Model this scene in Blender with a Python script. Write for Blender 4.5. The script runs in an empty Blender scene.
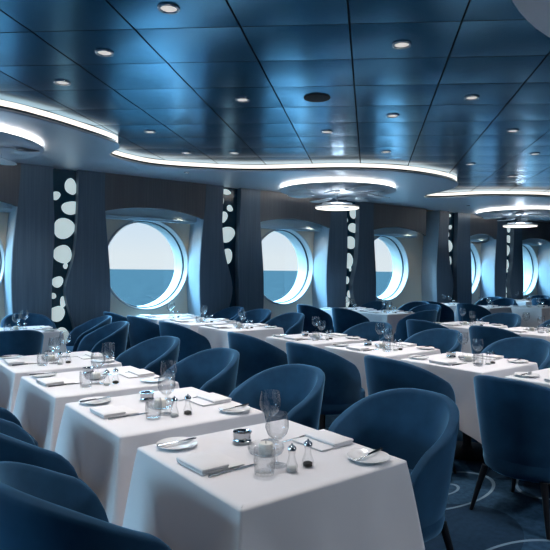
import bpy, math, random
from math import sin, cos, pi, radians, sqrt
random.seed(7)
C = bpy.context.scene.collection
scn = bpy.context.scene

# ------------------------------------------------------------------ helpers
def mesh(name, V, F, mat=None, smooth=False, mats=None, fm=None):
    m = bpy.data.meshes.new(name)
    m.from_pydata([tuple(v) for v in V], [], F)
    m.validate()
    for k in (mats or ([mat] if mat else [])):
        m.materials.append(k)
    if smooth:
        m.polygons.foreach_set('use_smooth', [True] * len(m.polygons))
    if fm:
        m.polygons.foreach_set('material_index', fm[:len(m.polygons)])
    m.update()
    return m

def link(name, me, parent=None, loc=(0, 0, 0), rot=(0, 0, 0)):
    o = bpy.data.objects.new(name, me)
    C.objects.link(o)
    o.location = loc
    o.rotation_euler = rot
    if parent:
        o.parent = parent
    return o

class MB:
    """collects vertices and faces for one mesh"""
    def __init__(s):
        s.V = []; s.F = []
    def add(s, V, F):
        n = len(s.V)
        s.V += [tuple(v) for v in V]
        s.F += [tuple(i + n for i in f) for f in F]
    def box(s, x0, x1, y0, y1, z0, z1):
        s.add([(x0, y0, z0), (x1, y0, z0), (x1, y1, z0), (x0, y1, z0), (x0, y0, z1), (x1, y0, z1), (x1, y1, z1), (x0, y1, z1)],
              [(3, 2, 1, 0), (4, 5, 6, 7), (0, 1, 5, 4), (1, 2, 6, 5), (2, 3, 7, 6), (3, 0, 4, 7)])
    def lathe(s, prof, n=24, cx=0, cy=0, cz=0, closed=False, sx=1, sy=1):
        V = []; F = []
        for r, z in prof:
            for i in range(n):
                a = 2 * pi * i / n
                V.append((cx + r * cos(a) * sx, cy + r * sin(a) * sy, cz + z))
        P = len(prof)
        for j in range(P - 1 if not closed else P):
            for i in range(n):
                a = j * n + i; b = j * n + (i + 1) % n
                c = ((j + 1) % P) * n + (i + 1) % n; d = ((j + 1) % P) * n + i
                F.append((a, b, c, d))
        s.add(V, F)
    def disc(s, r, z, n=24, cx=0, cy=0, up=True):
        V = [(cx + r * cos(2 * pi * i / n), cy + r * sin(2 * pi * i / n), z) for i in range(n)]
        s.add(V, [tuple(range(n)) if up else tuple(range(n - 1, -1, -1))])
    def tube(s, p, q, r0, r1=None, n=8):
        r1 = r0 if r1 is None else r1
        d = [q[i] - p[i] for i in range(3)]
        L = sqrt(sum(k * k for k in d)); d = [k / L for k in d]
        a = (0, 0, 1) if abs(d[2]) < .9 else (1, 0, 0)
        u = [d[1] * a[2] - d[2] * a[1], d[2] * a[0] - d[0] * a[2], d[0] * a[1] - d[1] * a[0]]
        l = sqrt(sum(k * k for k in u)); u = [k / l for k in u]
        w = [d[1] * u[2] - d[2] * u[1], d[2] * u[0] - d[0] * u[2], d[0] * u[1] - d[1] * u[0]]
        V = []
        for P, r in ((p, r0), (q, r1)):
            for i in range(n):
                t = 2 * pi * i / n
                V.append([P[k] + r * (u[k] * cos(t) + w[k] * sin(t)) for k in range(3)])
        F = [(i, (i + 1) % n, n + (i + 1) % n, n + i) for i in range(n)]
        F += [tuple(range(n - 1, -1, -1)), tuple(range(n, 2 * n))]
        s.add(V, F)
    def prism_y(s, poly, y0, y1):
        """outline in X,Z extruded along Y"""
        n = len(poly)
        V = [(x, y0, z) for x, z in poly] + [(x, y1, z) for x, z in poly]
        F = [tuple(range(n)), tuple(range(2 * n - 1, n - 1, -1))]
        F += [(i, n + i, n + (i + 1) % n, (i + 1) % n) for i in range(n)]
        s.add(V, F)
    def mesh(s, name, mat, smooth=False):
        return mesh(name, s.V, s.F, mat, smooth)
    def build(s, name, mat, parent=None, smooth=False, loc=(0, 0, 0), rot=(0, 0, 0)):
        return link(name, s.mesh(name, mat, smooth), parent, loc, rot)

def auto_smooth(o, deg=40):
    """smooth shading with sharp edges where faces meet steeply"""
    me = o.data
    import bmesh
    bm = bmesh.new(); bm.from_mesh(me)
    bmesh.ops.recalc_face_normals(bm, faces=bm.faces)
    for f in bm.faces: f.smooth = True
    for e in bm.edges:
        if len(e.link_faces) == 2 and e.calc_face_angle(0) > radians(deg):
            e.smooth = False
    bm.to_mesh(me); bm.free()
    return o

def tag(o, label=None, cat=None, group=None, kind=None):
    if label: o['label'] = label
    if cat: o['category'] = cat
    if group: o['group'] = group
    if kind: o['kind'] = kind
    return o

def empty(name, loc=(0, 0, 0), rz=0):
    o = bpy.data.objects.new(name, None)
    C.objects.link(o)
    o.empty_display_size = .1
    o.location = loc; o.rotation_euler = (0, 0, rz)
    return o

KIDS = {}
def copy_tree(o, parent=None):
    c = o.copy(); C.objects.link(c)
    if parent: c.parent = parent
    ks = [k for k in o.children]
    for ch in ks:
        copy_tree(ch, c)
    return c

# ------------------------------------------------------------------ materials
def new_mat(name):
    m = bpy.data.materials.new(name); m.use_nodes = True
    nt = m.node_tree
    return m, nt, nt.nodes['Principled BSDF'], nt.nodes['Material Output']

def N(nt, t, **kw):
    n = nt.nodes.new(t)
    for k, v in kw.items():
        if k in n.inputs: n.inputs[k].default_value = v
        else: setattr(n, k, v)
    return n

def simple(name, col, rough=.5, metal=0, spec=.5, **kw):
    m, nt, b, o = new_mat(name)
    b.inputs['Base Color'].default_value = (*col, 1)
    b.inputs['Roughness'].default_value = rough
    b.inputs['Metallic'].default_value = metal
    b.inputs['Specular IOR Level'].default_value = spec
    for k, v in kw.items(): b.inputs[k].default_value = v
    return m

def ramp(nt, stops):
    r = nt.nodes.new('ShaderNodeValToRGB')
    e = r.color_ramp.elements
    e[0].position, e[0].color = stops[0][0], (*stops[0][1], 1)
    e[1].position, e[1].color = stops[-1][0], (*stops[-1][1], 1)
    for p, c in stops[1:-1]:
        k = e.new(p); k.color = (*c, 1)
    return r

M = {}
# velvet
m, nt, b, o = new_mat('velvet')
tc = N(nt, 'ShaderNodeTexCoord')
nz = N(nt, 'ShaderNodeTexNoise', Scale=9.0, Detail=4.0)
nt.links.new(tc.outputs['Object'], nz.inputs['Vector'])
rp = ramp(nt, [(.3, (.008, .045, .098)), (.7, (.013, .066, .138))])
nt.links.new(nz.outputs['Fac'], rp.inputs['Fac'])
nt.links.new(rp.outputs['Color'], b.inputs['Base Color'])
b.inputs['Roughness'].default_value = .75
b.inputs['Specular IOR Level'].default_value = .2
b.inputs['Sheen Weight'].default_value = .85
b.inputs['Sheen Roughness'].default_value = .35
b.inputs['Sheen Tint'].default_value = (.28, .62, .95, 1)
M['velvet'] = m
M['leg'] = simple('black_leg', (.006, .006, .008), .4)
# linen
m, nt, b, o = new_mat('linen')
tc = N(nt, 'ShaderNodeTexCoord')
nz = N(nt, 'ShaderNodeTexNoise', Scale=5.0, Detail=3.0)
nt.links.new(tc.outputs['Object'], nz.inputs['Vector'])
bp = N(nt, 'ShaderNodeBump', Strength=.12, Distance=.02)
nt.links.new(nz.outputs['Fac'], bp.inputs['Height'])
nt.links.new(bp.outputs['Normal'], b.inputs['Normal'])
b.inputs['Base Color'].default_value = (.80, .79, .82, 1)
b.inputs['Roughness'].default_value = .8
b.inputs['Specular IOR Level'].default_value = .25
M['linen'] = m
M['napkin'] = simple('napkin', (.82, .81, .83), .8, 0, .25)
M['china'] = simple('china', (.88, .88, .89), .15)
M['steel'] = simple('steel', (.72, .72, .74), .14, 1)
M['darksteel'] = simple('dark_steel', (.25, .26, .28), .2, 1)
M['wax'] = simple('wax', (.85, .82, .76), .5)
M['salt'] = simple('salt', (.8, .8, .8), .7)
M['pepper'] = simple('pepper', (.05, .045, .04), .8)
# thin clear glass
def glass(name, tint, edge, gl=.02, cloud=0):
    m, nt, b, o = new_mat(name)
    nt.nodes.remove(b)
    lw = N(nt, 'ShaderNodeLayerWeight', Blend=.35)
    rp = ramp(nt, [(0, tint), (.68, tint), (1, edge)])
    nt.links.new(lw.outputs['Facing'], rp.inputs['Fac'])
    tr = N(nt, 'ShaderNodeBsdfTransparent')
    nt.links.new(rp.outputs['Color'], tr.inputs['Color'])
    g = N(nt, 'ShaderNodeBsdfGlossy', Roughness=gl)
    pw = N(nt, 'ShaderNodeMath', operation='POWER'); pw.inputs[1].default_value = 3
    nt.links.new(lw.outputs['Facing'], pw.inputs[0])
    lw.inputs['Blend'].default_value = .5
    ml = N(nt, 'ShaderNodeMath', operation='MULTIPLY_ADD')
    ml.inputs[1].default_value = .5 if cloud else .7; ml.inputs[2].default_value = .02 if cloud else .03
    nt.links.new(pw.outputs[0], ml.inputs[0])
    mx = N(nt, 'ShaderNodeMixShader')
    nt.links.new(ml.outputs[0], mx.inputs[0])
    body = tr.outputs[0]
    if cloud:
        rf = N(nt, 'ShaderNodeBsdfGlass', IOR=1.46, Roughness=.0)
        m0 = N(nt, 'ShaderNodeMixShader'); m0.inputs[0].default_value = cloud
        nt.links.new(tr.outputs[0], m0.inputs[1]); nt.links.new(rf.outputs[0], m0.inputs[2]); body = m0.outputs[0]
    nt.links.new(body, mx.inputs[1]); nt.links.new(g.outputs[0], mx.inputs[2])
    nt.links.new(mx.outputs[0], o.inputs['Surface'])
    return m
M['glass'] = glass('clear_glass', (.99, .992, .994), (.42, .46, .52), .04, .10)
M['pane'] = glass('window_pane', (.96, .98, .985), (.9, .93, .95), .0)
# dark grained wood
def wood(name, c0, c1, rough=.45, spec=.5):
    m, nt, b, o = new_mat(name)
    tc = N(nt, 'ShaderNodeTexCoord')
    mp = N(nt, 'ShaderNodeMapping'); mp.inputs['Scale'].default_value = (60, 60, 1.2)
    nt.links.new(tc.outputs['Object'], mp.inputs['Vector'])
    nz = N(nt, 'ShaderNodeTexNoise', Scale=1.0, Detail=5.0, Roughness=.6)
    nt.links.new(mp.outputs[0], nz.inputs['Vector'])
    rp = ramp(nt, [(.3, c0), (.7, c1)])
    nt.links.new(nz.outputs['Fac'], rp.inputs['Fac'])
    nt.links.new(rp.outputs['Color'], b.inputs['Base Color'])
    bp = N(nt, 'ShaderNodeBump', Strength=.15, Distance=.004)
    nt.links.new(nz.outputs['Fac'], bp.inputs['Height'])
    nt.links.new(bp.outputs['Normal'], b.inputs['Normal'])
    b.inputs['Roughness'].default_value = rough
    b.inputs['Specular IOR Level'].default_value = spec
    return m
M['wood'] = wood('dark_wood', (.056, .102, .155), (.092, .150, .212))
M['header'] = wood('header_wood', (.075, .08, .092), (.115, .12, .135))
M['return'] = wood('painted_daylight_return', (.34, .46, .56), (.40, .52, .62), .4)  # same wood, with the daylight on it put into the colour
M['niche'] = simple('niche_paint', (.76, .69, .58), .6)
M['white'] = simple('white_frame', (.56, .57, .58), .35)
M['gasket'] = simple('gasket', (.03, .045, .06), .5)
M['cassette'] = simple('blind_cassette', (.52, .68, .76), .4, .3)
M['soffit'] = simple('soffit_paint', (.80, .88, .97), .42, .7)
M['softwhite'] = simple('drop_paint', (.84, .86, .90), .6)
M['disc'] = simple('disc_paint', (.80, .83, .88), .6)
M['farwall'] = simple('far_wall', (.10, .15, .22), .6)
M['screen'] = simple('dark_teal_glass', (.006, .048, .085), .2, 0, .6)
def emis(name, col, s):
    m, nt, b, o = new_mat(name)
    b.inputs['Base Color'].default_value = (*col, 1)
    b.inputs['Emission Color'].default_value = (*col, 1)
    b.inputs['Emission Strength'].default_value = s
    return m
M['led'] = emis('led_strip', (1, .94, .85), 1.35)
M['leddisc'] = emis('disc_led_strip', (1, .94, .86), 5.0)
M['lens'] = emis('downlight_lens', (1, .93, .86), .55)
M['spot'] = emis('backlit_spot', (.62, .76, .77), .62)
M['ringlight'] = emis('ring_light', (1, .90, .78), 1.5)
M['petal'] = simple('petal', (.86, .88, .90), .35)
M['grille'] = simple('speaker_grille', (.012, .016, .02), .7)
# ceiling metal
m, nt, b, o = new_mat('blue_metal_panel')
b.inputs['Base Color'].default_value = (.062, .262, .42, 1)
b.inputs['Metallic'].default_value = .92
b.inputs['Roughness'].default_value = .21
M['panel'] = m
M['gap'] = simple('ceiling_gap', (.004, .006, .01), .9)
# carpet
m, nt, b, o = new_mat('carpet')
tc = N(nt, 'ShaderNodeTexCoord')
mp = N(nt, 'ShaderNodeMapping'); mp.inputs['Scale'].default_value = (.85, 1.6, 1); mp.inputs['Rotation'].default_value = (0, 0, .35)
nt.links.new(tc.outputs['Object'], mp.inputs['Vector'])
v1 = N(nt, 'ShaderNodeTexVoronoi', Scale=1.0); v1.voronoi_dimensions = '2D'; v1.inputs['Randomness'].default_value = .8
nt.links.new(mp.outputs[0], v1.inputs['Vector'])
def band(src, centre, width):
    s = N(nt, 'ShaderNodeMath', operation='SUBTRACT'); s.inputs[1].default_value = centre
    nt.links.new(src, s.inputs[0])
    a = N(nt, 'ShaderNodeMath', operation='ABSOLUTE'); nt.links.new(s.outputs[0], a.inputs[0])
    l = N(nt, 'ShaderNodeMath', operation='LESS_THAN'); l.inputs[1].default_value = width
    nt.links.new(a.outputs[0], l.inputs[0]); return l.outputs[0]
v2 = N(nt, 'ShaderNodeTexVoronoi', Scale=.62); v2.voronoi_dimensions = '2D'
nt.links.new(mp.outputs[0], v2.inputs['Vector'])
l1 = band(v1.outputs['Distance'], .40, .014)
mxx = N(nt, 'ShaderNodeMath', operation='MAXIMUM')
nt.links.new(l1, mxx.inputs[0]); nt.links.new(band(v1.outputs['Distance'], .12, .012), mxx.inputs[1])
lt = N(nt, 'ShaderNodeMath', operation='LESS_THAN'); lt.inputs[1].default_value = .42
nt.links.new(v2.outputs['Distance'], lt.inputs[0])
nz = N(nt, 'ShaderNodeTexNoise', Scale=26.0, Detail=5.0)
nt.links.new(tc.outputs['Object'], nz.inputs['Vector'])
rp = ramp(nt, [(.3, (.016, .045, .085)), (.7, (.030, .080, .145))])
nt.links.new(nz.outputs['Fac'], rp.inputs['Fac'])
x1 = N(nt, 'ShaderNodeMix', data_type='RGBA'); x1.inputs['B'].default_value = (.07, .13, .20, 1) if False else (0, 0, 0, 1)
ix = {i.name + i.type: i for i in x1.inputs}
def mixcol(fac, a, bcol):
    x = nt.nodes.new('ShaderNodeMixRGB'); x.blend_type = 'MIX'
    nt.links.new(fac, x.inputs['Fac'])
    nt.links.new(a, x.inputs['Color1']); x.inputs['Color2'].default_value = (*bcol, 1)
    return x.outputs['Color']
nt.nodes.remove(x1)
h = N(nt, 'ShaderNodeMath', operation='MULTIPLY'); h.inputs[1].default_value = .65
nt.links.new(lt.outputs[0], h.inputs[0])
c = mixcol(h.outputs[0], rp.outputs['Color'], (.008, .022, .045))
c = mixcol(mxx.outputs[0], c, (.16, .25, .33))
nt.links.new(c, b.inputs['Base Color'])
b.inputs['Roughness'].default_value = .95
b.inputs['Specular IOR Level'].default_value = .1
M['carpet'] = m
# sea
m, nt, b, o = new_mat('sea')
tc = N(nt, 'ShaderNodeTexCoord')
nz = N(nt, 'ShaderNodeTexNoise', Scale=.12, Detail=6.0)
nt.links.new(tc.outputs['Object'], nz.inputs['Vector'])
rp = ramp(nt, [(.3, (.0112, .0150, .0170)), (.7, (.0160, .0205, .0222))])
nt.links.new(nz.outputs['Fac'], rp.inputs['Fac'])
nt.links.new(rp.outputs['Color'], b.inputs['Base Color'])
b.inputs['Roughness'].default_value = .8
b.inputs['Specular IOR Level'].default_value = .0
M['sea'] = m

# ------------------------------------------------------------------ the room
ZS, ZC = 2.92, 3.03          # soffit underside, ceiling panels
X0, X1, Y0 = -5.5, 20.0, -6.0
YP, YW, YO = 8.44, 8.89, 9.33   # wood panel front, niche wall, hull
WX = [-4.72, -1.80, 1.13, 4.03, 6.87, 9.80, 12.72, 15.64]   # porthole centres along the wall
WZ, WR = 1.56, .755
def structure(o): o['kind'] = 'structure'; return o

f = MB(); f.box(X0 - .2, X1 + .2, Y0 - .2, YO, -.1, 0)
structure(f.build('floor', M['carpet']))
EW = (2.4, 7.4, 1.15, 2.75)      # unseen glazed opening added to the end wall for daylight: y0, y1, z0, z1
f = MB(); f.box(X0 - .2, X0, Y0, EW[0], 0, 3.2); f.box(X0 - .2, X0, EW[1], YO, 0, 3.2); f.box(X0 - .2, X0, EW[0], EW[1], 0, EW[2]); f.box(X0 - .2, X0, EW[0], EW[1], EW[3], 3.2)
structure(f.build('wall_near', M['farwall']))
e = structure(empty('window_9', (X0 - .1, (EW[0] + EW[1]) / 2, EW[2]))); e['label'] = 'wide end window with slim white mullions, added out of view for daylight'
hw, hh = (EW[1] - EW[0]) / 2, EW[3] - EW[2]
f = MB()
for k in range(6):
    yy = -hw + 2 * hw * k / 5
    f.box(-.04, .04, max(yy - .03, -hw), min(yy + .03, hw), 0, hh)
f.box(-.04, .04, -hw, hw, 0, .05); f.box(-.04, .04, -hw, hw, hh - .05, hh)
f.build('frame', M['white'], e)
f = MB(); f.add([(0, -hw, 0), (0, hw, 0), (0, hw, hh), (0, -hw, hh)], [(0, 1, 2, 3)]); f.build('pane', M['pane'], e)
L = bpy.data.lights.new('window_portal', 'AREA'); L.shape = 'RECTANGLE'; L.size = hh; L.size_y = 2 * hw
L.cycles.is_portal = True
link('window_portal', L, None, (X0 - .16, (EW[0] + EW[1]) / 2, (EW[2] + EW[3]) / 2), (0, -pi / 2, 0))
for nm, bx in (('wall_back', (X0 - .2, X1 + .2, Y0 - .2, Y0, 0, 3.2)), ('wall_far', (X1, X1 + .2, Y0, YO, 0, 3.2))):
    f = MB(); f.box(*bx); structure(f.build(nm, M['farwall']))

# niche wall with round holes
def hole_wall(xs, xe, y, z0, z1, centres, r, n=48):
    V = []; F = []
    def add(pts, flip=False):
        k = len(V); V.extend(pts); F.append(tuple(range(k, k + len(pts))))
    cuts = [xs] + [(a + b_) / 2 for a, b_ in zip(centres, centres[1:])] + [xe]
    for i, c in enumerate(centres):
        a, e = cuts[i], cuts[i + 1]
        ring = [(c + r * cos(2 * pi * k / n), y, WZ + r * sin(2 * pi * k / n)) for k in range(n)]
        def edge(t):
            dx, dz = cos(t), sin(t)
            s = []
            if dx > 1e-6: s.append((e - c) / dx)
            if dx < -1e-6: s.append((a - c) / dx)
            if dz > 1e-6: s.append((z1 - WZ) / dz)
            if dz < -1e-6: s.append((z0 - WZ) / dz)
            s = min(s); return (c + dx * s, y, WZ + dz * s)
        angs = [2 * pi * k / n for k in range(n)]
        corners = sorted((math.atan2(zz - WZ, xx - c) % (2 * pi)) for xx in (a, e) for zz in (z0, z1))
        for k in range(n):
            t0, t1 = angs[k], angs[k] + 2 * pi / n
            mid = [edge(t) for t in corners if t0 + 1e-6 < t < t1 - 1e-6]
            add([ring[k], edge(t0)] + mid + [edge(t1), ring[(k + 1) % n]])
    return V, F
V, F = hole_wall(X0 - .2, X1 + .2, YW, 0, 3.2, WX, WR - .02)
V2, F2 = hole_wall(X0 - .2, X1 + .2, YO, 0, 3.2, WX, WR - .02)
w = MB(); w.add(V, F); w.add(V2, F2)
structure(w.build('wall_left', M['niche']))

for i, cx in enumerate(WX):
    e = structure(empty('window_%d' % (i + 1), (cx, YW, WZ)))
    e['label'] = 'round porthole with white frame looking out over the sea'
    def ring(prof, n=64):
        V = []; F = []
        for r, y in prof:
            for k in range(n):
                a = 2 * pi * k / n
                V.append((r * cos(a), y, r * sin(a)))
        P = len(prof)
        for j in range(P):
            for k in range(n):
                F.append((j * n + k, j * n + (k + 1) % n, ((j + 1) % P) * n + (k + 1) % n, ((j + 1) % P) * n + k))
        return V, F
    b1 = MB(); b1.add(*ring([(WR, .0), (WR, -.035), (WR - .008, -.045), (WR - .022, -.045), (WR - .028, -.04), (WR - .034, .10), (WR - .02, .10), (WR - .02, 0)]))
    auto_smooth(b1.build('frame', M['white'], e))
    b1 = MB(); b1.add(*ring([(WR - .02, .10), (WR - .05, .10), (WR - .05, .13), (WR - .02, .13)]))
    auto_smooth(b1.build('gasket', M['gasket'], e))
    b1 = MB(); b1.add(*ring([(WR - .02, .13), (WR - .034, .13), (WR - .042, .42), (WR - .02, .44)]))
    auto_smooth(b1.build('outer_frame', M['white'], e))
    b1 = MB(); n = 64
    b1.add([((WR - .036) * cos(2 * pi * k / n), .235, (WR - .036) * sin(2 * pi * k / n)) for k in range(n)], [tuple(range(n))])
    b1.build('pane', M['pane'], e)

# wavy wood panels, bubble screens, arched headers
def wave(z, amp, ph, per=3.4):
    return amp * sin(2 * pi * z / per + ph)
NZ = 30
ZT = ZS
zs = [ZT * i / NZ for i in range(NZ + 1)]
tn = 0
for i in range(-1, len(WX)):
    c = WX[i] if i >= 0 else WX[0] - 2.93
    nx = WX[i + 1] if i + 1 < len(WX) else c + 2.93
    odd = i % 2
    bump = lambda z, z0, w_: math.exp(-((z - z0) / w_) ** 2)
    c0 = c
    if i == 5: c = c + .52         # this panel pair stands further along the wall
    La = [c + .79 + wave(z, -.05, -.9) for z in zs]            # edge beside the porthole on its left
    if odd:
        Lb = [c + 1.18 + .20 * bump(z, 1.15, .5) - .02 * bump(z, 2.3, .3) for z in zs]
        Ra = [c + 1.54 - .04 * bump(z, 1.7, .7) for z in zs]
    else:
        Lb = [c + 1.26 + .03 * bump(z, 2.0, .5) for z in zs]
        Ra = [c + 1.62 - .17 * bump(z, 1.15, .42) - .02 * bump(z, 1.9, .4) for z in zs]
    Rb = [nx - .84 + c - c0 + wave(z, -.05, 2.6, 3.2) for z in zs]
    if Lb[0] < X0 or La[0] > X1 - .5: continue
    for k, (A, B) in enumerate(((La, Lb), (Ra, Rb))):
        tn += 1
        p = MB()
        p.prism_y([(x, z) for x, z in zip(B, zs)][::-1] + [(x, z) for x, z in zip(A, zs)], YP, YW - .002)
        o = structure(p.build('trim_%d' % tn, M['wood']))
        o['label'] = 'wavy edged dark wood wall panel'
        auto_smooth(o, 30)
        if k == 0:   # daylight on the porthole-facing wood side, painted as a pale blue layer
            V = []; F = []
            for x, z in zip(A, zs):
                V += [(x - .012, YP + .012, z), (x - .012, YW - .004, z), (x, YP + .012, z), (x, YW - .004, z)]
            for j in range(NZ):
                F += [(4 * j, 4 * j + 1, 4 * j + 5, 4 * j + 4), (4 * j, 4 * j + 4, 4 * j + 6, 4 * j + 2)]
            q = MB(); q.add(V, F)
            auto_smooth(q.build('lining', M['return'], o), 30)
    # bubble screen between the two panels
    WN = {2: 'leftmost', 3: 'second', 4: 'third', 5: 'fourth', 6: 'fifth', 7: 'last'}
    s = empty('decorative_screen', ((Lb[0] + Ra[0]) / 2, YP + .12, 0))
    ox = s.location.x
    p = MB(); p.prism_y([(x + .03 - ox, z) for x, z in zip(Ra, zs)][::-1] + [(x - .03 - ox, z) for x, z in zip(Lb, zs)], 0, .05)
    p.build('glass_panel', M['screen'], s)
    spots = [(2.68, 1.545, .08, .125), (2.53, 1.336, .062, .06), (2.37, 1.55, .13, .10), (2.066, 1.455, .16, .14), (1.69, 1.44, .12, .145), (1.52, 1.48, .03, .045),
             (1.29, 1.37, .075, .085), (1.09, 1.30, .05, .045), (1.0, 1.45, .045, .075), (.83, 1.36, .11, .12), (.48, 1.45, .12, .14)]
    if odd: spots = [(2.84, 1.30, .10, .045), (2.70, 1.20, .05, .10), (2.56, 1.38, .06, .055), (2.40, 1.23, .10, .10), (2.10, 1.31, .17, .14), (1.72, 1.32, .11, .145), (1.09, 1.40, .03, .045), (.6, 1.38, .08, .12)]
    for (z, xo, rx, rz) in spots:
        j = min(NZ, int(z / ZT * NZ))
        a_, b_ = Lb[j] - ox, Ra[j] - ox
        cx_ = c + xo - ox
        V = []; n = 28
        ph = random.uniform(0, 6)
        for k in range(n):
            a = 2 * pi * k / n
            rr = 1 + .09 * sin(2 * a + ph) + .05 * sin(3 * a - ph)
            zz = z + rz * rr * sin(a)
            j = min(NZ, max(0, int(round(zz / ZT * NZ))))
            V.append((min(max(cx_ + rx * rr * cos(a), Lb[j] - ox - .012), Ra[j] - ox + .012), zz))
        q = MB(); q.prism_y([v for v in V][::-1], -.012, -.0005)
        q.build('backlit_spot', M['spot'], s)
    tag(s, 'dark teal glass strip with pale glowing ovals right of the %s porthole' % WN.get(i, 'out of view'), 'decorative panel', 'bubble screens between the wood panels')
    # header above the next porthole
    if i + 1 < len(WX):
        a, e = Rb[-1] - .12, nx + .85
        pts = []
        for k in range(21):
            t = k / 20; x = a + (e - a) * t
            pts.append((x, 2.30 + .15 * sin(pi * t) ** .7))
        p = MB(); p.prism_y(pts + [(e, ZT), (a, ZT)], YP + .004, YP + .06)
        tn += 1
        o = structure(p.build('trim_%d' % tn, M['header'])); o['label'] = 'dark wood header with an arched lower edge above a porthole'
        p = MB(); p.box(a, e, YP + .06, YW, 2.46, 2.50)
        p.build('niche_top', M['cassette'], o)
        p = MB(); p.box(a, e, YW - .20, YW - .004, 2.33, 2.455); p.box(a, e, YW - .23, YW - .004, 2.30, 2.315); p.box(a, e, YW - .17, YW - .004, 2.27, 2.33)
        p.build('blind_cassette', M['cassette'], o)
        p = MB(); p.lathe([(.0, 2.458), (.028, 2.458), (.034, 2.455), (.034, 2.46)], 16, nx + .45, YW - .32)
        p.build('added_niche_lamp', M['lens'], o)  # unseen lamp added to give the niche wall its warm glow
        L = bpy.data.lights.new('added_niche_beam', 'SPOT'); L.energy = 9; L.color = (1, .86, .68); L.spot_size = radians(110); L.spot_blend = .8; L.shadow_soft_size = .03
        link('added_niche_beam', L, o, (nx + .45, YW - .32, 2.44))

# ceiling: skewed blue metal panels with open joints
R2 = lambda lat, dep: (.789 * lat + .614 * dep, -.614 * lat + .789 * dep)
p = MB()
def node(k, mm):
    # lat = .335+.69k+.145(dep-3.24);  dep = 3.61+.605m-.08 lat
    d0 = 3.61 + .605 * mm
    lat = (.335 + .69 * k + .145 * (d0 - 3.24)) / (1 + .145 * .08)
    return lat, d0 - .08 * lat
G = 4
for k in range(-26, 26):
    for mm in range(-22, 36):
        c00, c10, c11, c01 = node(k, mm), node(k + 1, mm), node(k + 1, mm + 1), node(k, mm + 1)
        cx, cy = R2((c00[0] + c11[0]) / 2, (c00[1] + c11[1]) / 2)
        if not (X0 - .2 < cx < X1 + .2 and Y0 - .2 < cy < YP + .3): continue
        V = []; F = []
        gx, gy = .006 / .69, .0045 / .605
        tz = random.uniform(-.0006, .0006); tx = random.uniform(-.0008, .0008)
        for a in range(G + 1):
            for b_ in range(G + 1):
                s_ = gx + (1 - 2 * gx) * a / G; t_ = gy + (1 - 2 * gy) * b_ / G
                la = (c00[0] * (1 - s_) + c10[0] * s_) * (1 - t_) + (c01[0] * (1 - s_) + c11[0] * s_) * t_
                de = (c00[1] * (1 - s_) + c10[1] * s_) * (1 - t_) + (c01[1] * (1 - s_) + c11[1] * s_) * t_
                x, y = R2(la, de)
                bul = .0035 * (1 - (2 * t_ - 1) ** 4)
                V.append((x, y, ZC - bul + tz * (2 * t_ - 1) + tx * (2 * s_ - 1)))
        for a in range(G):
            for b_ in range(G):
                q = a * (G + 1) + b_
                F.append((q, q + 1, q + G + 2, q + G + 1))
        p.add(V, F)
ceil = structure(p.build('ceiling', M['panel'], None, True))
p = MB(); p.box(X0 - .2, X1 + .2, Y0 - .2, YO, ZC + .03, ZC + .12)
p.build('backing', M['gap'], ceil)

# soffit along the portholes with a glowing scalloped edge
ctrl = [(-5.5, 5.5), (-4.4, 5.6), (-3.6, 6.4), (-2.9, 7.15), (-2.1, 7.3), (-1.2, 6.8), (-.4, 6.05), (.4, 5.74), (1.16, 5.73), (1.61, 5.87), (2.0, 6.07), (2.34, 6.27), (2.55, 6.44), (2.635, 6.64), (2.66, 6.90), (2.71, 7.11), (3.0, 7.33),
        (3.5, 7.47), (4.11, 7.30), (4.75, 6.95), (5.25, 6.42), (5.73, 5.92), (6.39, 5.56), (7.2, 5.48), (7.9, 5.64), (8.35, 6.05), (8.62, 6.6), (8.78, 7.0), (9.05, 7.16), (9.35, 6.95), (9.65, 6.35),
        (10.1, 5.95), (10.65, 5.62), (11.6, 5.45), (12.8, 5.42), (13.8, 5.7), (14.5, 6.7), (15.2, 7.3), (16.3, 6.6), (17.4, 5.7), (18.6, 5.5), (20.0, 5.5)]
def catmull(P, sub=6):
    out = []
    for i in range(len(P) - 1):
        p0 = P[max(i - 1, 0)]; p1 = P[i]; p2 = P[i + 1]; p3 = P[min(i + 2, len(P) - 1)]
        for k in range(sub):
            t = k / sub
            out.append(tuple(.5 * (2 * p1[j] + (p2[j] - p0[j]) * t + (2 * p0[j] - 5 * p1[j] + 4 * p2[j] - p3[j]) * t * t + (3 * p1[j] - p0[j] - 3 * p2[j] + p3[j]) * t ** 3) for j in range(2)))
    out.append(P[-1]); return out
edge = catmull(ctrl)
def offset(P, d):
    out = []
    for i, q in enumerate(P):
        a = P[max(i - 1, 0)]; b_ = P[min(i + 1, len(P) - 1)]
        tx, ty = b_[0] - a[0], b_[1] - a[1]; L = sqrt(tx * tx + ty * ty)
        out.append((q[0] - ty / L * d, q[1] + tx / L * d))
    return out
def strip(P, rows, back):
    """soffit slab: rows of (offset, z) down the edge; bottom as quads to the wall line"""
    V = []; F = []
    n = len(P)
    for d, z in rows:
        V += [(x, y, z) for x, y in offset(P, d)]
    for r in range(len(rows) - 1):
        for i in range(n - 1):
            F.append((r * n + i, r * n + i + 1, (r + 1) * n + i + 1, (r + 1) * n + i))
    if back is not None:
        k = len(V); z = rows[0][1]
        V += [(x, back, z) for x, y in offset(P, rows[0][0])]
        F += [(i, i + 1, k + i + 1, k + i) for i in range(n - 1)]
    return V, F
p = MB(); p.add(*strip(edge, [(.004, ZS), (0, ZS + .004), (0, ZS + .02), (.004, ZS + .024), (.03, ZS + .024)], YP + .12))
sof = structure(auto_smooth(p.build('trim_soffit', M['soffit']), 25))
sof.name = 'trim_90'; sof['label'] = 'pale scalloped ceiling soffit along the portholes'
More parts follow.
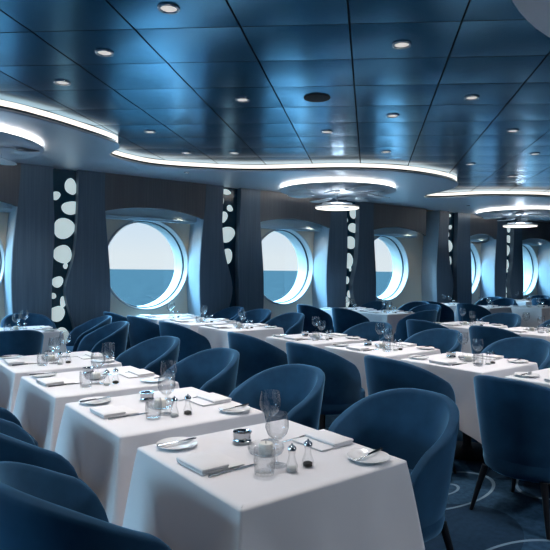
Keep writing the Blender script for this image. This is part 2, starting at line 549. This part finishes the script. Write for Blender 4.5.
p = MB(); p.add(*strip(edge, [(.022, ZS + .052), (.022, ZC - .006)], None))
p.build('light_strip', M['led'], sof, True)

# round drop ceiling at the near right
p = MB(); n = 96
cx, cy, r = 3.5, -.42, 2.2
p.add([(cx + r * cos(2 * pi * k / n), cy + r * sin(2 * pi * k / n), z) for z in (ZS, ZC - .004) for k in range(n)],
      [tuple(range(n - 1, -1, -1))] + [(k, (k + 1) % n, n + (k + 1) % n, n + k) for k in range(n)])
o = structure(auto_smooth(p.build('trim_91', M['softwhite']))); o['label'] = 'round pale ceiling drop at the upper right corner'

# discs under the soffit and the chandeliers
def petal_mesh(L, W, th=.012, n=28):
    V = []; F = []
    for z, s in ((0, .97), (th / 2, 1), (th, .97)):
        for k in range(n):
            a = 2 * pi * k / n
            V.append((L * s * cos(a), W * s * sin(a) * (1 + .25 * cos(a)), z + .02 * (cos(a)) ** 2))
    for r in range(2):
        for k in range(n):
            F.append((r * n + k, r * n + (k + 1) % n, (r + 1) * n + (k + 1) % n, (r + 1) * n + k))
    F += [tuple(range(n - 1, -1, -1)), tuple(range(2 * n, 3 * n))]
    return V, F
CH = [(.93, 7.3, 'at the upper left edge of the photo'), (6.80, 7.3, 'before the third porthole'), (12.66, 7.3, 'at the right edge of the photo'), (3.5, -.42, 'added under the round ceiling drop, outside the frame')]  # last one is an unseen addition lighting the drop and nearest cloth
zd = ZS - .06
for i, (cx, cy, wh) in enumerate(CH):
    zd = ZS - .06 if i < 3 else ZS - .012
    d = MB(); r = 1.0; n = 72
    if i < 3:
        prof = [(.0, zd - .012), (.4, zd - .012), (.8, zd - .008), (r - .02, zd - .004), (r, zd), (r, zd + .012), (r - .03, zd + .014)]
        d.lathe(prof, n)
        o = structure(auto_smooth(d.build('trim_%d' % (92 + i), M['disc'], None, False, (cx, cy, 0)), 50)); o['label'] = 'round ceiling disc with a glowing rim above a chandelier'
        d = MB(); d.lathe([(r - .03, zd + .015), (r - .03, ZS - .001)], n)
        d.build('light_strip', M['leddisc'], o, True)
    ch = empty('chandelier', (cx, cy, zd - .012))
    zr = (2.56 if i < 3 else 2.15) - (zd - .012)
    q = MB(); q.tube((0, 0, 0), (0, 0, zr + .03), .012, .012, 10); q.lathe([(0, 0), (.06, 0), (.06, -.02), (.015, -.03)], 20)
    auto_smooth(q.build('rod', M['steel'], ch))
    q = MB(); q.lathe([(.27, zr + .012), (.38, zr + .012), (.385, zr + .03), (.38, zr + .04), (.27, zr + .04)], 48, closed=True)
    for a in range(3):
        q.tube((0, 0, zr + .03), (.28 * cos(a * 2.094), .28 * sin(a * 2.094), zr + .03), .008, .008, 6)
    auto_smooth(q.build('ring', M['petal'], ch))
    q = MB(); q.lathe([(.335, zr), (.375, zr), (.375, zr + .0115), (.335, zr + .0115)], 48, closed=True)
    auto_smooth(q.build('ring_light', M['ringlight'], ch))
    q = MB(); q.lathe([(.10, zr + .075), (.26, zr + .075), (.262, zr + .088), (.10, zr + .09)], 40, closed=True)
    q.tube((0, 0, zr + .08), (.12, 0, zr + .08), .008); q.tube((0, 0, zr + .08), (-.12, 0, zr + .08), .008)
    auto_smooth(q.build('upper_ring', M['petal'], ch))
    L = bpy.data.lights.new('uplight', 'POINT'); L.energy = 12 if i < 3 else 85; L.color = (.80, .90, 1); L.shadow_soft_size = .1
    link('uplight', L, ch, (0, 0, zr + .05 if i < 3 else zr - .06))
    nP = 10
    for k in range(nP):
        a = 2 * pi * k / nP + .3 + i
        rr = .62 + .10 * (k % 2)
        zz = zr + .19 + .05 * ((k * 3) % 4) / 3
        pm = MB(); pm.add(*petal_mesh(.25, .115))
        po = pm.build('petal', M['petal'], ch, False, (rr * cos(a), rr * sin(a), zz), (radians(4 * sin(k * 2.1)), radians(5 * cos(k * 1.7)), a + .5))
        auto_smooth(po, 50)
        q = MB(); q.tube((0, 0, .01), (0, 0, -zz), .003, .003, 5)
        q.build('wire', M['steel'], po, False, (0, 0, 0), (0, 0, 0))
    tag(ch, 'petal chandelier with a lit ring, ' + wh, 'chandelier', 'petal chandeliers')

# downlights
LT = [(1.52, 3.09), (1.48, 4.01), (1.45, 4.88), (2.99, 2.59), (2.86, 4.33), (4.38, 2.99), (4.30, 3.83), (2.74, 6.01), (4.25, 4.74), (5.75, 3.41), (4.09, 6.38), (3.61, 6.79), (5.55, 5.05),
      (1.53, 2.15), (4.4, 2.05), (5.75, 1.7), (7.1, 3.0), (7.1, 3.9), (7.1, 4.85), (7.1, 2.1), (8.5, 3.4), (8.5, 5.05), (9.9, 3.9), (9.9, 4.85), (9.9, 2.9), (11.3, 4.2), (12.7, 4.8), (12.7, 3.2), (15.3, 4.6), (17.5, 4.6),
      (-2.8, 3), (-2.8, 5), (-2.8, 1), (.1, 3.6), (.1, 5.2), (.1, 1.8), (7.1, .2), (10, 0), (13, .5), (16, 1), (-2.8, -2), (6, -3), (1.45, -.15), (4.3, .0)]  # beyond the view; left column and last two added to fill cloth sides
LTL = {0: 'downlight with pale rim near the top left of the ceiling', 3: 'downlight with pale rim near the top centre of the ceiling', 1: 'downlight left of the topmost one in the left ceiling row', 2: 'downlight nearest the left soffit lobe in the left ceiling row',
       4: 'downlight in the blue ceiling left of the dark round speaker', 5: 'downlight at the right, under the pale round ceiling drop', 6: 'downlight below and right of the dark round speaker', 7: 'downlight beside the end of the left soffit lobe', 8: 'downlight straight below the dark round speaker',
       9: 'downlight at the right edge of the blue ceiling', 10: 'small downlight right of two by the middle soffit edge', 11: 'small downlight left of two by the middle soffit edge', 12: 'small downlight above the middle soffit, in the bright ceiling reflection'}
rim = MB(); rim.lathe([(.046, -.004), (.05, -.010), (.062, -.010), (.066, -.004), (.066, .0), (.046, .0)], 28, closed=True)
rim_m = rim.mesh('rim', M['steel'], True)
ln = MB(); ln.disc(.046, -.003, 24, up=False)
ln_m = ln.mesh('lens', M['lens'])
ZL = ZC - .0045
for i, (x, y) in enumerate(LT):
    under = (x - 3.5) ** 2 + (y + .42) ** 2 < 2.2 ** 2      # below the round ceiling drop
    e = empty('downlight', (x, y, ZS - .001 if under else ZL))
    link('rim', rim_m, e); link('lens', ln_m, e)
    tag(e, LTL.get(i, 'small round ceiling downlight outside the main view'), 'ceiling light', 'ceiling downlights')
    L = bpy.data.lights.new('downlight_beam', 'SPOT')
    L.energy = 72 if abs(x - .1) > .01 else 50; L.color = (1, .95, .93); L.spot_size = radians(90); L.spot_blend = .9; L.shadow_soft_size = .05
    link('beam', L, e, (0, 0, -.02))
SL = [((1.95, 7.75), 'leftmost'), ((4.05, 7.6), 'second'), ((7.95, 7.45), 'third'), ((10.75, 7.4), 'fourth'), ((14.15, 7.5), 'fifth')]  # most of these are added to brighten the window tables
for (x, y), wn in SL:
    e = empty('soffit_spotlight', (x, y, ZS - .001))
    o = link('rim', rim_m, e); o.scale = (.6, .6, 1); o = link('lens', ln_m, e); o.scale = (.6, .6, 1)
    tag(e, 'tiny recessed spotlight in the pale soffit before the %s porthole%s' % (wn, ''), 'ceiling light', 'soffit spotlights')
    L = bpy.data.lights.new('soffit_beam', 'SPOT')
    L.energy = 58; L.color = (.86, .94, 1); L.spot_size = radians(84); L.spot_blend = .9; L.shadow_soft_size = .04
    link('beam', L, e, (0, 0, -.02))
p = MB(); p.lathe([(.0, -.012), (.09, -.012), (.115, -.009), (.12, 0)], 32)
o = auto_smooth(p.build('ceiling_speaker', M['grille'], None, False, (3.34, 3.86, ZL)))
tag(o, 'dark round speaker grille set in the blue ceiling', 'speaker')

# ------------------------------------------------------------------ chair
def chair_parts():
    # U-shaped plan: back at -y, arms run to +y
    path = []
    R = .355
    na = 30
    for k in range(7):
        t = k / 7
        path.append((-R + .02 * (1 - t) ** 2, .21 * (1 - t), ))
    for k in range(na + 1):
        a = pi + pi * k / na
        path.append((R * cos(a), R * sin(a) * .97))
    for k in range(1, 8):
        t = k / 7
        path.append((R - .02 * t ** 2, .21 * t))
    n = len(path)
    ZB, TH = .295, .050
    def top(y):
        t = min(max((y + .33) / .54, 0), 1)
        t = t * t * (3 - 2 * t) * .3 + t * .7
        return .872 - .225 * t
    V = []; F = []
    prof_n = None
    for i, (x, y) in enumerate(path):
        a = path[max(i - 1, 0)]; c = path[min(i + 1, n - 1)]
        tx, ty = c[0] - a[0], c[1] - a[1]; L = sqrt(tx * tx + ty * ty)
        nx, ny = ty / L, -tx / L           # outward
        zt = top(y)
        zt -= (.15, .085, .045, .022, .008)[min(i, n - 1 - i)] if min(i, n - 1 - i) < 5 else 0
        rows = []
        def pt(d, z):
            s = .76 + .24 * min(1, max(0, (z - ZB) / .6)) ** .8
            return (x * s + nx * d, (y - .03) * s + .03 + ny * d, z)
        for k in range(7):
            z = ZB + (zt - .025 - ZB) * k / 6
            rows.append(pt(0 if k else -.02, z))
        h = TH / 2
        for k in range(1, 6):
            ang = pi * k / 6
            ca_, sa_ = cos(ang), sin(ang)
            rows.append(pt(-h + h * math.copysign(abs(ca_) ** .6, ca_), zt - .025 + .025 * sa_ ** .6))
        zl = .40
        for k in range(6):
            z = zt - .025 + (zl - zt + .025) * k / 5
            rows.append(pt(-TH - .02 * sin(pi * k / 5), z))
        prof_n = len(rows)
        V += rows
    for i in range(n - 1):
        for k in range(prof_n - 1):
            F.append((i * prof_n + k, i * prof_n + k + 1, (i + 1) * prof_n + k + 1, (i + 1) * prof_n + k))
    F.append(tuple(range(prof_n))); F.append(tuple(range((n - 1) * prof_n + prof_n - 1, (n - 1) * prof_n - 1, -1)))
    F.append(tuple(i * prof_n for i in range(n)))      # underside
    shell = (V, F)
    # seat: follows the inside of the shell
    V = []; F = []
    outl = []
    for (x, y) in path:
        outl.append((x * .80, (y - .03) * .80 + .03))
    # rounded front
    outl2 = outl + [(.27, .245), (.23, .268), (.11, .282), (0, .286), (-.11, .282), (-.23, .268), (-.27, .245)]
    m_ = len(outl2)
    cy = .02
    for sc, z in ((.90, .275), (.97, .29), (1.0, .33), (1.0, .43), (.985, .452), (.94, .466), (.80, .474), (.4, .478)):
        V += [(x * sc, (y - cy) * sc + cy, z) for x, y in outl2]
    for r in range(7):
        for k in range(m_):
            F.append((r * m_ + k, r * m_ + (k + 1) % m_, (r + 1) * m_ + (k + 1) % m_, (r + 1) * m_ + k))
    F.append(tuple(range(m_ - 1, -1, -1))); F.append(tuple(range(7 * m_, 8 * m_)))
    return shell, (V, F)
shell, seat = chair_parts()
def make_chair():
    root = empty('tub_chair')
    p = MB(); p.add(*shell); auto_smooth(p.build('backrest', M['velvet'], root), 55)
    p = MB(); p.add(*seat); auto_smooth(p.build('seat', M['velvet'], root), 55)
    for sx in (-1, 1):
        for sy in (-1, 1):
            p = MB(); p.tube((sx * .19, sy * .18 - .01, .285), (sx * .25, sy * .24 - .01, .0), .021, .011, 12)
            auto_smooth(p.build('leg', M['leg'], root))
    return root
chair0 = make_chair(); chair_used = [False]
def place_chair(x, y, rz, label):
    o = chair0 if not chair_used[0] else copy_tree(chair0)
    chair_used[0] = True
    o.location = (x, y, 0); o.rotation_euler = (0, 0, rz)
    tag(o, label, 'chair', 'blue velvet tub chairs')
    return o
# facing: chair front is +y; rz=-90deg faces +x, rz=+90deg faces -x
FR, FL_ = -pi / 2, pi / 2

# ------------------------------------------------------------------ table and cloth
TH_ = .75
def make_table():
    root = empty('dining_table')
    p = MB(); p.box(-.36, .36, -.36, .36, .705, .735); p.build('tabletop', M['leg'], root)
    p = MB(); p.lathe([(.0, .705), (.10, .700), (.04, .66), (.035, .06), (.05, .03)], 16); auto_smooth(p.build('pedestal', M['leg'], root))
    p = MB(); p.lathe([(0, .03), (.23, .018), (.25, .008), (.25, 0)], 28); auto_smooth(p.build('base', M['leg'], root))
    return root
def cloth_mesh(seed):
    rnd = random.Random(seed)
    A, rc, ns = .394, .012, 26
    per = []       # (x,y,nx,ny,dist to corner, corner dir)
    for s in range(4):
        ang = s * pi / 2
        ca, sa = cos(ang), sin(ang)
        def rot(x, y): return (x * ca - y * sa, x * sa + y * ca)
        for k in range(ns + 1):       # side at +x running in +y
            u_ = k / ns
            yy = -(A - rc) + 2 * (A - rc) * u_
            d0 = A - abs(yy)
            sg = 1 if yy > 0 else -1
            per.append((*rot(A, yy), *rot(1, 0), d0, *rot(.7071, .7071 * sg), s * 10 + yy))
        for k in range(1, 4):
            a = pi / 2 * k / 4
            per.append((*rot(A - rc + rc * cos(a), A - rc + rc * sin(a)), *rot(cos(a), sin(a)), 0.0, *rot(.7071, .7071), s * 10 + A))
    n = len(per)
    ph = [rnd.uniform(0, 6) for _ in range(4)]
    fold = [rnd.uniform(.088, .098) for _ in range(4)]
    V = []; F = []
    for d, z in ((-.06, .7547), (-.03, .7547), (-.014, .7542), (-.006, .7515), (-.001, .748), (0, .743)):
        for (x, y, nx, ny, d0, dx, dy, ss) in per:
            V.append((x + nx * d, y + ny * d, z) if d > -.03 else (x * (1 + d / A), y * (1 + d / A), z))
    NR = 9
    for r in range(1, NR + 1):
        t = r / NR
        for (x, y, nx, ny, d0, dx, dy, ss) in per:
            side = int(ss // 10) if ss > 0 else 0
            c = max(0, 1 - d0 / (.03 + .24 * t))
            ci = int(((math.atan2(dy, dx) % (2 * pi)) / (pi / 2))) % 4
            drop = .40 + .10 * max(0, 1 - d0 / .3)
            off = .012 * t + t * .007 * sin(ss * 17 + ph[ci]) + .004 * t * sin(ss * 31 + ph[(ci + 1) % 4])
            fo = fold[ci] * (t ** .9) * c
            # the cloth beside the fold tucks slightly inwards
            tuck = -.018 * t * max(0, 1 - abs(d0 - (.05 + .26 * t)) / .07)
            V.append((x + nx * (off + tuck) + dx * fo, y + ny * (off + tuck) + dy * fo, .743 - t * drop))
    R_ = 6 + NR
    for r in range(R_ - 1):
        for k in range(n):
            F.append((r * n + k, (r + 1) * n + k, (r + 1) * n + (k + 1) % n, r * n + (k + 1) % n))
    F.append(tuple(range(n)))
    return V, F
cloths = []
for s in range(3):
    p = MB(); p.add(*cloth_mesh(s + 3))
    cloths.append(p)
cloth_objs = []
cloth_data = []
for s, p in enumerate(cloths):
    me = p.mesh('tablecloth', M['linen'], True)
    cloth_data.append(me)

# ------------------------------------------------------------------ tableware
def lathe_mesh(name, prof, mat, n=24, deg=50):
    p = MB(); p.lathe(prof, n)
    me = p.mesh(name, mat, True)
    import bmesh
    bm = bmesh.new(); bm.from_mesh(me)
    bmesh.ops.remove_doubles(bm, verts=bm.verts, dist=1e-6)
    for e in bm.edges:
        if len(e.link_faces) == 2 and e.calc_face_angle(0) > radians(deg): e.smooth = False
    bm.to_mesh(me); bm.free()
    return me
K = {}
def wine(h, r):
    e = empty('wine_glass')
    bh = h * .52; sh = h - bh
    link('bowl', lathe_mesh('bowl', [(.004, sh), (r * .45, sh + bh * .08), (r * .82, sh + bh * .25), (r, sh + bh * .48), (r * .97, sh + bh * .7), (r * .86, h), (r * .835, h), (r * .94, sh + bh * .7), (r * .965, sh + bh * .48), (r * .785, sh + bh * .265), (r * .41, sh + bh * .105), (0, sh + bh * .06)], M['glass'], 28), e)
    link('stem', lathe_mesh('stem', [(0, .002), (.012, .006), (.0045, .02), (.0036, sh * .6), (.0045, sh)], M['glass'], 12), e)
    link('foot', lathe_mesh('foot', [(0, 0), (r * .85, 0), (r * .86, .002), (r * .4, .005), (0, .007)], M['glass'], 28), e)
    return e
K['wine'] = wine(.218, .046)
K['wine2'] = wine(.20, .045)
K['tumbler'] = link('tumbler', lathe_mesh('tumbler', [(0, 0), (.032, 0), (.035, .004), (.040, .05), (.038, .095), (.0365, .095), (.038, .05), (.033, .012), (0, .010)], M['glass'], 28))
def candle():
    e = empty('candle_dish')
    link('dish', lathe_mesh('dish', [(0, 0), (.045, 0), (.066, .010), (.074, .028), (.072, .040), (.069, .040), (.070, .028), (.062, .013), (0, .006)], M['glass'], 32), e)
    link('candle', lathe_mesh('candle', [(0, .007), (.028, .007), (.030, .012), (.030, .042), (.026, .047), (.010, .045), (0, .043)], M['wax'], 20), e)
    p = MB(); p.tube((0, 0, .042), (.001, 0, .056), .0012); p.build('wick', M['pepper'], e)
    return e
K['candle'] = candle()
def shaker(kind):
    e = empty('salt_shaker' if kind == 'salt' else 'pepper_shaker')
    link('bottle', lathe_mesh('bottle', [(0, 0), (.020, 0), (.023, .004), (.022, .022), (.014, .045), (.011, .062), (.014, .076), (.016, .080)], M['glass'], 20), e)
    link('contents', lathe_mesh('contents', [(0, .003), (.018, .003), (.018, .014), (.010, .018), (0, .019)], M[kind], 14), e)
    link('cap', lathe_mesh('cap', [(.0165, .079), (.0165, .088), (.011, .094), (.004, .096), (.003, .103), (0, .104)], M['steel'], 18), e)
    return e
K['salt'] = shaker('salt'); K['pepper'] = shaker('pepper')
def pot():
    e = empty('butter_pot')
    link('bowl', lathe_mesh('bowl', [(0, 0), (.030, 0), (.038, .004), (.040, .012), (.036, .016), (.038, .042), (.041, .046), (.041, .050), (.037, .050), (.034, .040), (.034, .012), (0, .010)], M['steel'], 28), e)
    link('lining', lathe_mesh('lining', [(0, .034), (.034, .034)], M['pepper'], 20), e)
    return e
K['pot'] = pot()
K['plate'] = link('side_plate', lathe_mesh('side_plate', [(0, 0), (.050, 0), (.054, .003), (.082, .013), (.085, .016), (.083, .0175), (.060, .010), (.052, .007), (0, .006)], M['china'], 40))
def knife(L=.19):
    e = empty('butter_knife')
    p = MB(); p.add(*[[(0, -.008, 0), (0, .006, 0), (L * .42, .008, 0), (L * .50, 0, 0), (L * .45, -.008, 0), (0, -.008, .0022), (0, .006, .0026), (L * .42, .008, .0026), (L * .50, 0, .0014), (L * .45, -.008, .0014)],
                     [(4, 3, 2, 1, 0), (5, 6, 7, 8, 9), (0, 1, 6, 5), (1, 2, 7, 6), (2, 3, 8, 7), (3, 4, 9, 8), (4, 0, 5, 9)]])
    p.build('blade', M['steel'], e)
    p = MB(); p.tube((0, 0, .003), (-L * .25, 0, .0035), .0035, .0045, 8); p.tube((-L * .25, 0, .0035), (-L * .5, 0, .0045), .0045, .0055, 8)
    auto_smooth(p.build('handle', M['darksteel'], e))
    return e
K['knife'] = knife()
K['tknife'] = knife(.22)
def napkin():
    # a square folded in three, the fold rolled along one long edge
    p = MB()
    def slab(x0, x1, y0, y1, z0, z1, r=.003, roll=None):
        n = 8
        pts = []
        # profile in x,z extruded along y
        h = (z1 - z0) / 2; zc = (z0 + z1) / 2
        for k in range(n + 1):
            a = -pi / 2 + pi * k / n; pts.append((x1 - h + h * cos(a), zc + h * sin(a)))
        for k in range(n + 1):
            a = pi / 2 + pi * k / n; pts.append((x0 + h + h * cos(a), zc + h * sin(a)))
        m_ = len(pts)
        ys = [y0, y0 + .003, y0 + (y1 - y0) * .35, y0 + (y1 - y0) * .7, y1 - .003, y1]
        V = []
        for j, yy in enumerate(ys):
            sq = .6 if j in (0, 5) else 1
            for (x, z) in pts: V.append((x, yy, zc + (z - zc) * sq + .001 * sin(yy * 40 + x * 30)))
        F = []
        for j in range(len(ys) - 1):
            for k in range(m_): F.append((j * m_ + k, j * m_ + (k + 1) % m_, (j + 1) * m_ + (k + 1) % m_, (j + 1) * m_ + k))
        F += [tuple(range(m_ - 1, -1, -1)), tuple(range((len(ys) - 1) * m_, len(ys) * m_))]
        p.add(V, F)
    slab(-.090, .095, -.095, .095, .0015, .010)
    slab(-.092, .025, -.094, .094, .0095, .024)
    o = p.build('napkin', M['napkin'])
    return auto_smooth(o, 45)
K['napkin'] = napkin()
used = {}
def put(kind, x, y, z, rz, label, cat, group=None):
    src = K[kind]
    o = src if kind not in used else copy_tree(src)
    used[kind] = True
    o.location = (x, y, z); o.rotation_euler = (0, 0, rz)
    tag(o, label, cat, group)
    return o

ZTOP = .7548
tab0 = make_table(); tab_used = [False]
def table(x, y, nm, idx, full=2, rz=0):
    t = tab0 if not tab_used[0] else copy_tree(tab0)
    tab_used[0] = True
    t.location = (x, y, 0); t.rotation_euler = (0, 0, rz)
    tag(t, 'dining table under the cloth, ' + nm, 'table', 'dining tables')
    c = link('tablecloth', cloth_data[idx % 3], None, (x, y, 0), (0, 0, rz + (idx % 4) * pi / 2))
    tag(c, 'long white cloth draped over ' + nm, 'tablecloth', 'white tablecloths')
    rnd = random.Random(idx * 13 + 1)
    j = lambda s=.012: rnd.uniform(-s, s)
    cr, sr = cos(rz), sin(rz)
    def P(dx, dy): return x + dx * cr - dy * sr, y + dx * sr + dy * cr
    for s, side in ((-1, 'left'), (1, 'right')):
        r0 = rz + (0 if s < 0 else pi)
        a, b_ = j(), j()
        nx_, ny_ = P(s * (.270 + a), s * (-.028 + b_))
        px_, py_ = P(s * (.268 + a), s * (-.300 + b_))
        put('napkin', nx_, ny_, ZTOP, r0 + j(.06), 'folded white napkin on the %s of %s' % (side, nm), 'napkin', 'folded napkins')
        put('plate', px_, py_, ZTOP, 0, 'white side plate on the %s of %s' % (side, nm), 'plate', 'side plates')
        if full > 0:
            put('knife', px_ + .005 * cr, py_ + .005, ZTOP + .0165, r0 + .12 + j(.1), 'butter knife across the %s plate on %s' % (side, nm), 'knife', 'butter knives on plates')
        if full > 1:
            kx, ky = P(s * (.235 + a), s * (.085 + b_))
            o = put('tknife', kx, ky, ZTOP + .001, r0 + .06, 'table knife beside the %s napkin on %s' % (side, nm), 'knife', 'table knives beside napkins')
            o.name = 'table_knife'
    o2 = [('wine', (.105, .13), 'larger stemmed wine glass on ', 'wine glass'), ('wine2', (-.062, -.148), 'smaller stemmed wine glass on ', 'wine glass')]
    if full > 0: o2 += [('tumbler', (-.155, -.195), 'clear water tumbler on ', 'tumbler'), ('candle', (-.03, -.02), 'glass dish with white candle on ', 'candle')]
    o2 += [('salt', (-.045, -.225), 'glass salt shaker on ', 'salt shaker'), ('pepper', (.03, -.21), 'glass pepper shaker on ', 'pepper shaker')]
    if full > 1: o2 += [('pot', (.0, .18), 'small chrome butter pot on ', 'pot')]
    for kind, (dx, dy), l, cat in o2:
        qx, qy = P(dx + j(), dy + j())
        put(kind, qx, qy, ZTOP, j(3), l + nm, cat, cat + 's on the tables')
    return t

TX = [1.385, 4.147, 6.909]
TY = [1.882, 2.845, 3.809, 4.772]
T = [
    (TX[0], TY[0], 'the nearest table', 2), (TX[0], TY[1], 'the second table of the left row', 2), (TX[0], TY[2], 'the third table of the left row', 2), (TX[0], TY[3], 'the fourth table of the left row', 2),
    (TX[1], TY[0], 'the table cut off by the right edge', 1), (TX[1], TY[1], 'the nearest whole table of the middle row', 2), (TX[1], TY[2], 'the second whole table of the middle row', 2), (TX[1], TY[3], 'the third whole table of the middle row', 2),
    (TX[2], TY[2], 'the nearer table of the right row', 1), (TX[2], TY[3], 'the farther table of the right row', 1),
    (4.10, 6.20, 'the nearest of three tables by the second porthole', 1), (4.08, 7.16, 'the middle of three tables by the second porthole', 1), (4.06, 8.12, 'the farthest of three tables by the second porthole', 0),
    (1.70, 7.32, 'the table by the leftmost porthole', 1),
    (7.70, 6.98, 'the nearer table by the third porthole', 1), (7.70, 7.945, 'the farther table by the third porthole', 0),
    (10.75, 7.0, 'the nearer table by the fourth porthole', 0), (10.75, 7.97, 'the farther table by the fourth porthole', 0), (11.75, 6.45, 'the right table before the fourth porthole', 0),
    (14.3, 7.1, 'the nearer table by the fifth porthole', 0), (14.0, 8.06, 'the farther table by the fifth porthole', 0),
]
for i, (x, y, nm, full) in enumerate(T):
    table(x, y, nm, i, full)

G_ = .69
def lab(side, nm): return 'blue tub chair on the %s of %s' % (side, nm)
CHS = []
for k, i in ((0, 0), (1, 1), (2, 2), (3, 3)):
    CHS.append((TX[0] - .71, TY[k] + .02, FR + .05, lab('left', T[i][2])))
    CHS.append((TX[0] + .74, TY[k] + .03, FL_ + .02 * (k % 2), lab('right', T[i][2])))
for k, i in ((0, 4), (1, 5), (2, 6), (3, 7)):
    CHS.append((TX[1] - .74, TY[k], FR - .04 * (k % 2), lab('left', T[i][2])))
    CHS.append((TX[1] + .76, TY[k] + .03, FL_ + .04 * (k % 2), lab('right', T[i][2])))
for k, i in ((2, 8), (3, 9)):
    CHS.append((TX[2] - .74, TY[k], FR, lab('left', T[i][2])))
    CHS.append((TX[2] + .82, TY[k] + .04, FL_, lab('right', T[i][2])))
CHS += [(3.36, 6.25, FR, lab('left', T[10][2])), (3.36, 7.22, FR, lab('left', T[11][2])), (3.34, 8.02, FR, lab('left', T[12][2])),
        (4.98, 6.5, FL_, lab('right', T[10][2])), (5.02, 7.35, FL_ + .1, lab('right', T[11][2])), (4.98, 8.05, FL_, lab('right', T[12][2])),
        (1.40, 6.45, 0, lab('near side', T[13][2])), (2.0, 8.07, pi, lab('far side', T[13][2])), (2.50, 7.4, FL_ - .15, lab('right', T[13][2])), (2.36, 6.5, FL_ - .1, 'blue tub chair between the leftmost porthole table and the left row'),
        (6.88, 7.0, FR, lab('left', T[14][2])), (6.93, 8.0, FR, lab('left', T[15][2])), (7.52, 6.15, 0, lab('near side', T[14][2])),
        (8.46, 8.1, FL_, lab('right', T[15][2])), (9.12, 7.55, FL_ + .1, 'blue velvet tub chair pulled back between the third and fourth porthole tables'), (8.55, 6.85, FL_, lab('right', T[14][2])),
        (9.98, 6.7, FR, lab('left', T[16][2])), (10.0, 7.6, FR, lab('left', T[17][2])), (12.5, 6.5, FL_, lab('right', T[18][2])), (12.1, 7.45, FL_, lab('right', T[16][2])), (12.55, 8.05, FL_, lab('right', T[17][2])),
        (13.55, 7.1, FR, lab('left', T[19][2])), (13.25, 8.05, FR, lab('left', T[20][2])), (15.06, 7.1, FL_, lab('right', T[19][2])), (14.8, 8.05, FL_, lab('right', T[20][2]))]
for a in CHS: place_chair(*a)

# ------------------------------------------------------------------ outside
p = MB(); n = 96
R_ = 6600
rings = [40, 120, 400, 1500, R_]
V = []; F = []
for r in rings:
    V += [(r * cos(2 * pi * k / n), r * sin(2 * pi * k / n), -13.5) for k in range(n)]
F.append(tuple(range(n)))
for j in range(len(rings) - 1):
    F += [(j * n + k, (j + 1) * n + k, (j + 1) * n + (k + 1) % n, j * n + (k + 1) % n) for k in range(n)]
p.add(V, F)
o = p.build('sea', M['sea']); structure(o)
o['label'] = 'calm blue sea beyond the portholes'

# ------------------------------------------------------------------ sky
W = bpy.data.worlds.new('World'); scn.world = W; W.use_nodes = True
nt = W.node_tree
bg = nt.nodes['Background']
tc = N(nt, 'ShaderNodeTexCoord'); sp = N(nt, 'ShaderNodeSeparateXYZ')
nt.links.new(tc.outputs['Generated'], sp.inputs[0])
rp = ramp(nt, [(0, (.72, .80, .85)), (.02, (.72, .80, .85)), (.085, (.60, .74, .88)), (.16, (6.0, 11.2, 15.)), (.6, (8.5, 18.5, 26.5)), (1, (6.5, 16.5, 25.))])
nt.links.new(sp.outputs['Z'], rp.inputs['Fac'])
nt.links.new(rp.outputs['Color'], bg.inputs['Color'])
bg.inputs['Strength'].default_value = 1.0
for cx in WX:   # sampling portals in the portholes
    L = bpy.data.lights.new('porthole_portal', 'AREA'); L.shape = 'DISK'; L.size = 1.3
    L.cycles.is_portal = True
    link('porthole_portal', L, None, (cx, YO - .02, WZ), (radians(-90), 0, 0))

# ------------------------------------------------------------------ camera
cam = bpy.data.cameras.new('camera'); co = bpy.data.objects.new('camera', cam); C.objects.link(co)
cam.sensor_width = 36; cam.lens = 36 * 575.4 / 550
cam.shift_x = (275 - 285.26) / 550; cam.shift_y = (269.42 - 275) / 550
cam.clip_end = 20000; cam.clip_start = .05
from mathutils import Matrix
co.matrix_world = Matrix.Translation((0, 0, 1.5)) @ Matrix.Rotation(-radians(90 - 52.126), 4, 'Z') @ Matrix.Rotation(pi / 2, 4, 'X') @ Matrix.Rotation(.0093, 4, 'Z')
scn.camera = co
vs = scn.view_settings
vs.view_transform = 'Standard'; vs.look = 'None'; vs.gamma = 1; vs.use_curve_mapping = False
vs.exposure = .1
cy = scn.cycles
cy.max_bounces = 16; cy.diffuse_bounces = 4; cy.glossy_bounces = 5; cy.transparent_max_bounces = 24; cy.transmission_bounces = 14
cy.caustics_reflective = False; cy.caustics_refractive = False
cy.sample_clamp_indirect = 4
cy.use_denoising = True
